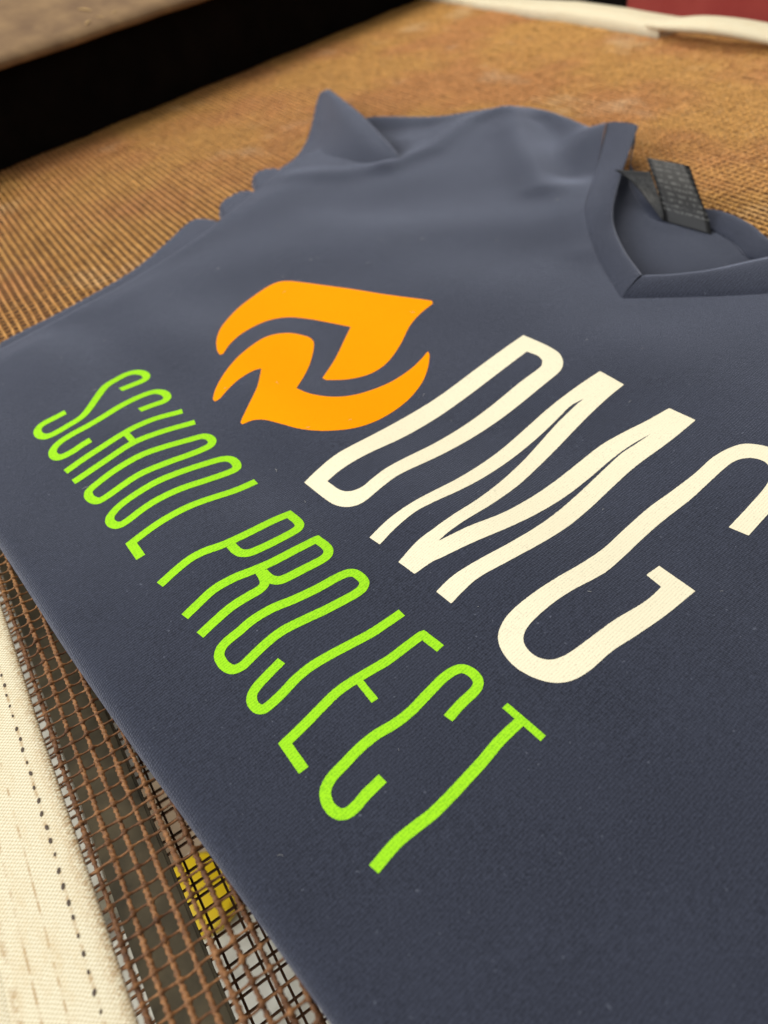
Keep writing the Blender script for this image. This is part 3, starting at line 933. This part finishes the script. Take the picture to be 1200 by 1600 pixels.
def sheet(name, rows, mat, parent, thick=0.35):
    R = np.array(rows, float)
    nr, nc = R.shape[:2]
    su, sv = 8, 8
    G = []
    for j in range((nr - 1) * sv + 1):
        a = min(j // sv, nr - 2)
        t = j / sv - a
        row = R[a] * (1 - t) + R[a + 1] * t
        if nr > 2:
            p0, p1, p2, p3 = R[max(a - 1, 0)], R[a], R[a + 1], R[min(a + 2, nr - 1)]
            row = 0.5 * (2 * p1 + (p2 - p0) * t + (2 * p0 - 5 * p1 + 4 * p2 - p3) * t * t + (3 * p1 - p0 - 3 * p2 + p3) * t ** 3)
        G.append([row[min(i // su, nc - 2)] * (1 - (i / su - min(i // su, nc - 2))) + row[min(i // su, nc - 2) + 1] * (i / su - min(i // su, nc - 2)) for i in range((nc - 1) * su + 1)])
    G = np.array(G)
    h, w = G.shape[:2]
    F = [(j * w + i, j * w + i + 1, (j + 1) * w + i + 1, (j + 1) * w + i) for j in range(h - 1) for i in range(w - 1)]
    me = mesh(name, G.reshape(-1, 3) * MM, F)
    uv = me.uv_layers.new(name='UVMap')
    for lp in me.loops:
        uv.data[lp.index].uv = ((lp.vertex_index % w) / (w - 1), (lp.vertex_index // w) / (h - 1))
    o = link(name, me, mat, parent)
    s = o.modifiers.new('thickness', 'SOLIDIFY')
    s.thickness = thick * MM
    return o


NECK = sheet('neck_label', [[(359, 281, 7), (363, 250, 7)], [(362, 287, 14.5), (367, 257, 14)], [(368, 299, 23), (373, 271, 22.5)], [(375, 312, 30), (381, 286, 29.5)], [(377, 315, 31.2), (383, 289, 30.7)], [(378, 313, 29), (384, 287, 28.5)], [(373, 303, 21.5), (378, 275, 21)], [(366, 288, 11), (371, 259, 10.5)]], M_LABEL, shirt)
NECK['label'] = 'black satin neck label with grey print'
sheet('label_flap', [[(358.6, 281.6, 7.2), (359.4, 280.9, 7.4)], [(359.7, 293.9, 14), (362.2, 287.2, 14.6)], [(366, 314, 19.2), (366.4, 296.2, 20.6)], [(367.3, 331.4, 23), (371.4, 306, 26.4)]], M_LABEL, NECK)

# ---------------------------------------------------------------- print on the chest


def jitter(P, amp, seed):
    r = np.random.default_rng(seed)
    return P + r.normal(0, amp, P.shape)


def stroke_poly(P, width, closed):
    C = resample(catmull(np.array(P, float), closed=bool(closed), sub=8, corner=62), 0.55, closed=bool(closed))
    n = len(C)
    hw = width / 2
    L, Rr = [], []
    for i in range(n):
        if closed:
            a, b = C[i] - C[i - 1], C[(i + 1) % n] - C[i]
        else:
            a = C[i] - C[i - 1] if i else C[1] - C[0]
            b = C[i + 1] - C[i] if i < n - 1 else a
        a, b = a / np.linalg.norm(a), b / np.linalg.norm(b)
        na, nb = np.array((-a[1], a[0])), np.array((-b[1], b[0]))
        m = na + nb
        m = m / max(m @ m / 2, 0.5)
        L.append(C[i] + m * hw)
        Rr.append(C[i] - m * hw)
    return np.array(L), np.array(Rr)


def clean_ring(P, ref, hw):
    """drop offset points that fall inside the stroke (tight inner corners)"""
    d = segdist(P, ref)
    return P[d > hw * 0.93]


def glyph(name, shapes, mat, dz=0.13, parent=body, label=None, seed=0):
    """shapes: list of lists of loops; inside = any shape, even-odd within a shape"""
    pts, loops = [], []
    for k, sh in enumerate(shapes):
        for lp in sh:
            lp = jitter(lp, 0.035, seed + k)
            b = len(pts)
            pts += [tuple(p) for p in lp]
            loops.append(list(range(b, b + len(lp))))

    def keep(c):
        r = np.zeros(len(c), bool)
        for sh in shapes:
            q = np.zeros(len(c), bool)
            for lp in sh:
                q ^= inside(c, lp)
            r |= q
        return r
    A = np.array(pts)
    lo, hi = A.min(0), A.max(0)
    gx, gy = np.meshgrid(np.arange(lo[0], hi[0], 2.4), np.arange(lo[1], hi[1], 2.4))
    Gp = np.stack([gx.ravel(), gy.ravel()], -1)
    Gp = Gp[keep(Gp)]
    Gp = Gp[np.min(np.hypot(Gp[:, None, 0] - A[None, :, 0], Gp[:, None, 1] - A[None, :, 1]), axis=1) > 0.6] if len(Gp) else Gp
    V, F = cdt(np.vstack([A, Gp]), loops, keep)
    F = up_faces(V, F)
    z = height(V) + dz
    o = link(name, mesh(name, np.column_stack([V, z]) * MM, F), mat, parent)
    if label:
        o['label'] = label
    return o


def outline_loops(loops):
    return [resample(catmull(np.array(l, float), closed=True, sub=6, corner=40), 0.6, closed=True) for l in loops]


WIDTH = {'S': 4.1, 'C': 4.1, 'H': 4.0, 'O1': 4.0, 'O2': 4.0, 'L': 3.9, 'P': 3.8, 'R': 3.8, 'O3': 3.7, 'J': 3.5, ('H', 2): 3.0, ('E', 1): 2.5, ('T', 1): 2.4}
for i, (ch, strokes) in enumerate(GREEN.items()):
    shp = []
    for k, (closed, P) in enumerate(strokes):
        wd = WIDTH.get((ch, k), WIDTH.get(ch, 3.4))
        L, Rr = stroke_poly(P, wd, closed)
        ref = resample(catmull(np.array(P, float), closed=bool(closed), sub=8, corner=62), 0.3, closed=bool(closed))
        if closed:
            ref = np.vstack([ref, ref[:1]])
            shp.append([clean_ring(L, ref, wd / 2), clean_ring(Rr, ref, wd / 2)])
        else:
            shp.append([np.vstack([clean_ring(L, ref, wd / 2), clean_ring(Rr, ref, wd / 2)[::-1]])])
    glyph('letter', shp, M_GREEN, label='lime green printed letter ' + ch[0], seed=i * 10)
for ch, out in (('D', D_OUT), ('M', M_OUT), ('G', G_OUT)):
    glyph('letter', [outline_loops(out)], M_CREAM, label='cream printed letter ' + ch, seed=ord(ch))
for k, out in enumerate((EM1_OUT, EM2_OUT)):
    glyph('emblem_shape', [outline_loops(out)], M_ORANGE, label='%s orange flame shape of the printed emblem' % ('upper', 'lower')[k], seed=900 + k)

# a little lint lying on the cloth
V, F = [], []
for k in range(90):
    p = np.array((rng.uniform(-20, 420), rng.uniform(30, 520)))
    if not inside(p[None], POLY)[0] or segdist(p[None], EDGE)[0] < 8:
        continue
    a, n, L = rng.uniform(0, 6.28), 5, rng.uniform(0.5, 2.6)
    curl = rng.normal(0, 1.2)
    q = p.copy()
    w = rng.uniform(0.03, 0.07)
    b = len(V)
    for j in range(n + 1):
        s = np.array((-math.sin(a), math.cos(a))) * w
        z = height(q[None])[0] + 0.3 + 0.25 * math.sin(math.pi * j / n)
        V += [(q[0] + s[0], q[1] + s[1], z), (q[0], q[1], z + 2 * w), (q[0] - s[0], q[1] - s[1], z)]
        q = q + np.array((math.cos(a), math.sin(a))) * L / n
        a += curl / n
    for j in range(n):
        for m in (0, 1, 2):
            F.append((b + j * 3 + m, b + j * 3 + (m + 1) % 3, b + (j + 1) * 3 + (m + 1) % 3, b + (j + 1) * 3 + m))
o = link('lint', mesh('lint', np.array(V) * MM, F), M_LINT, body)
tag(o, kind='stuff')
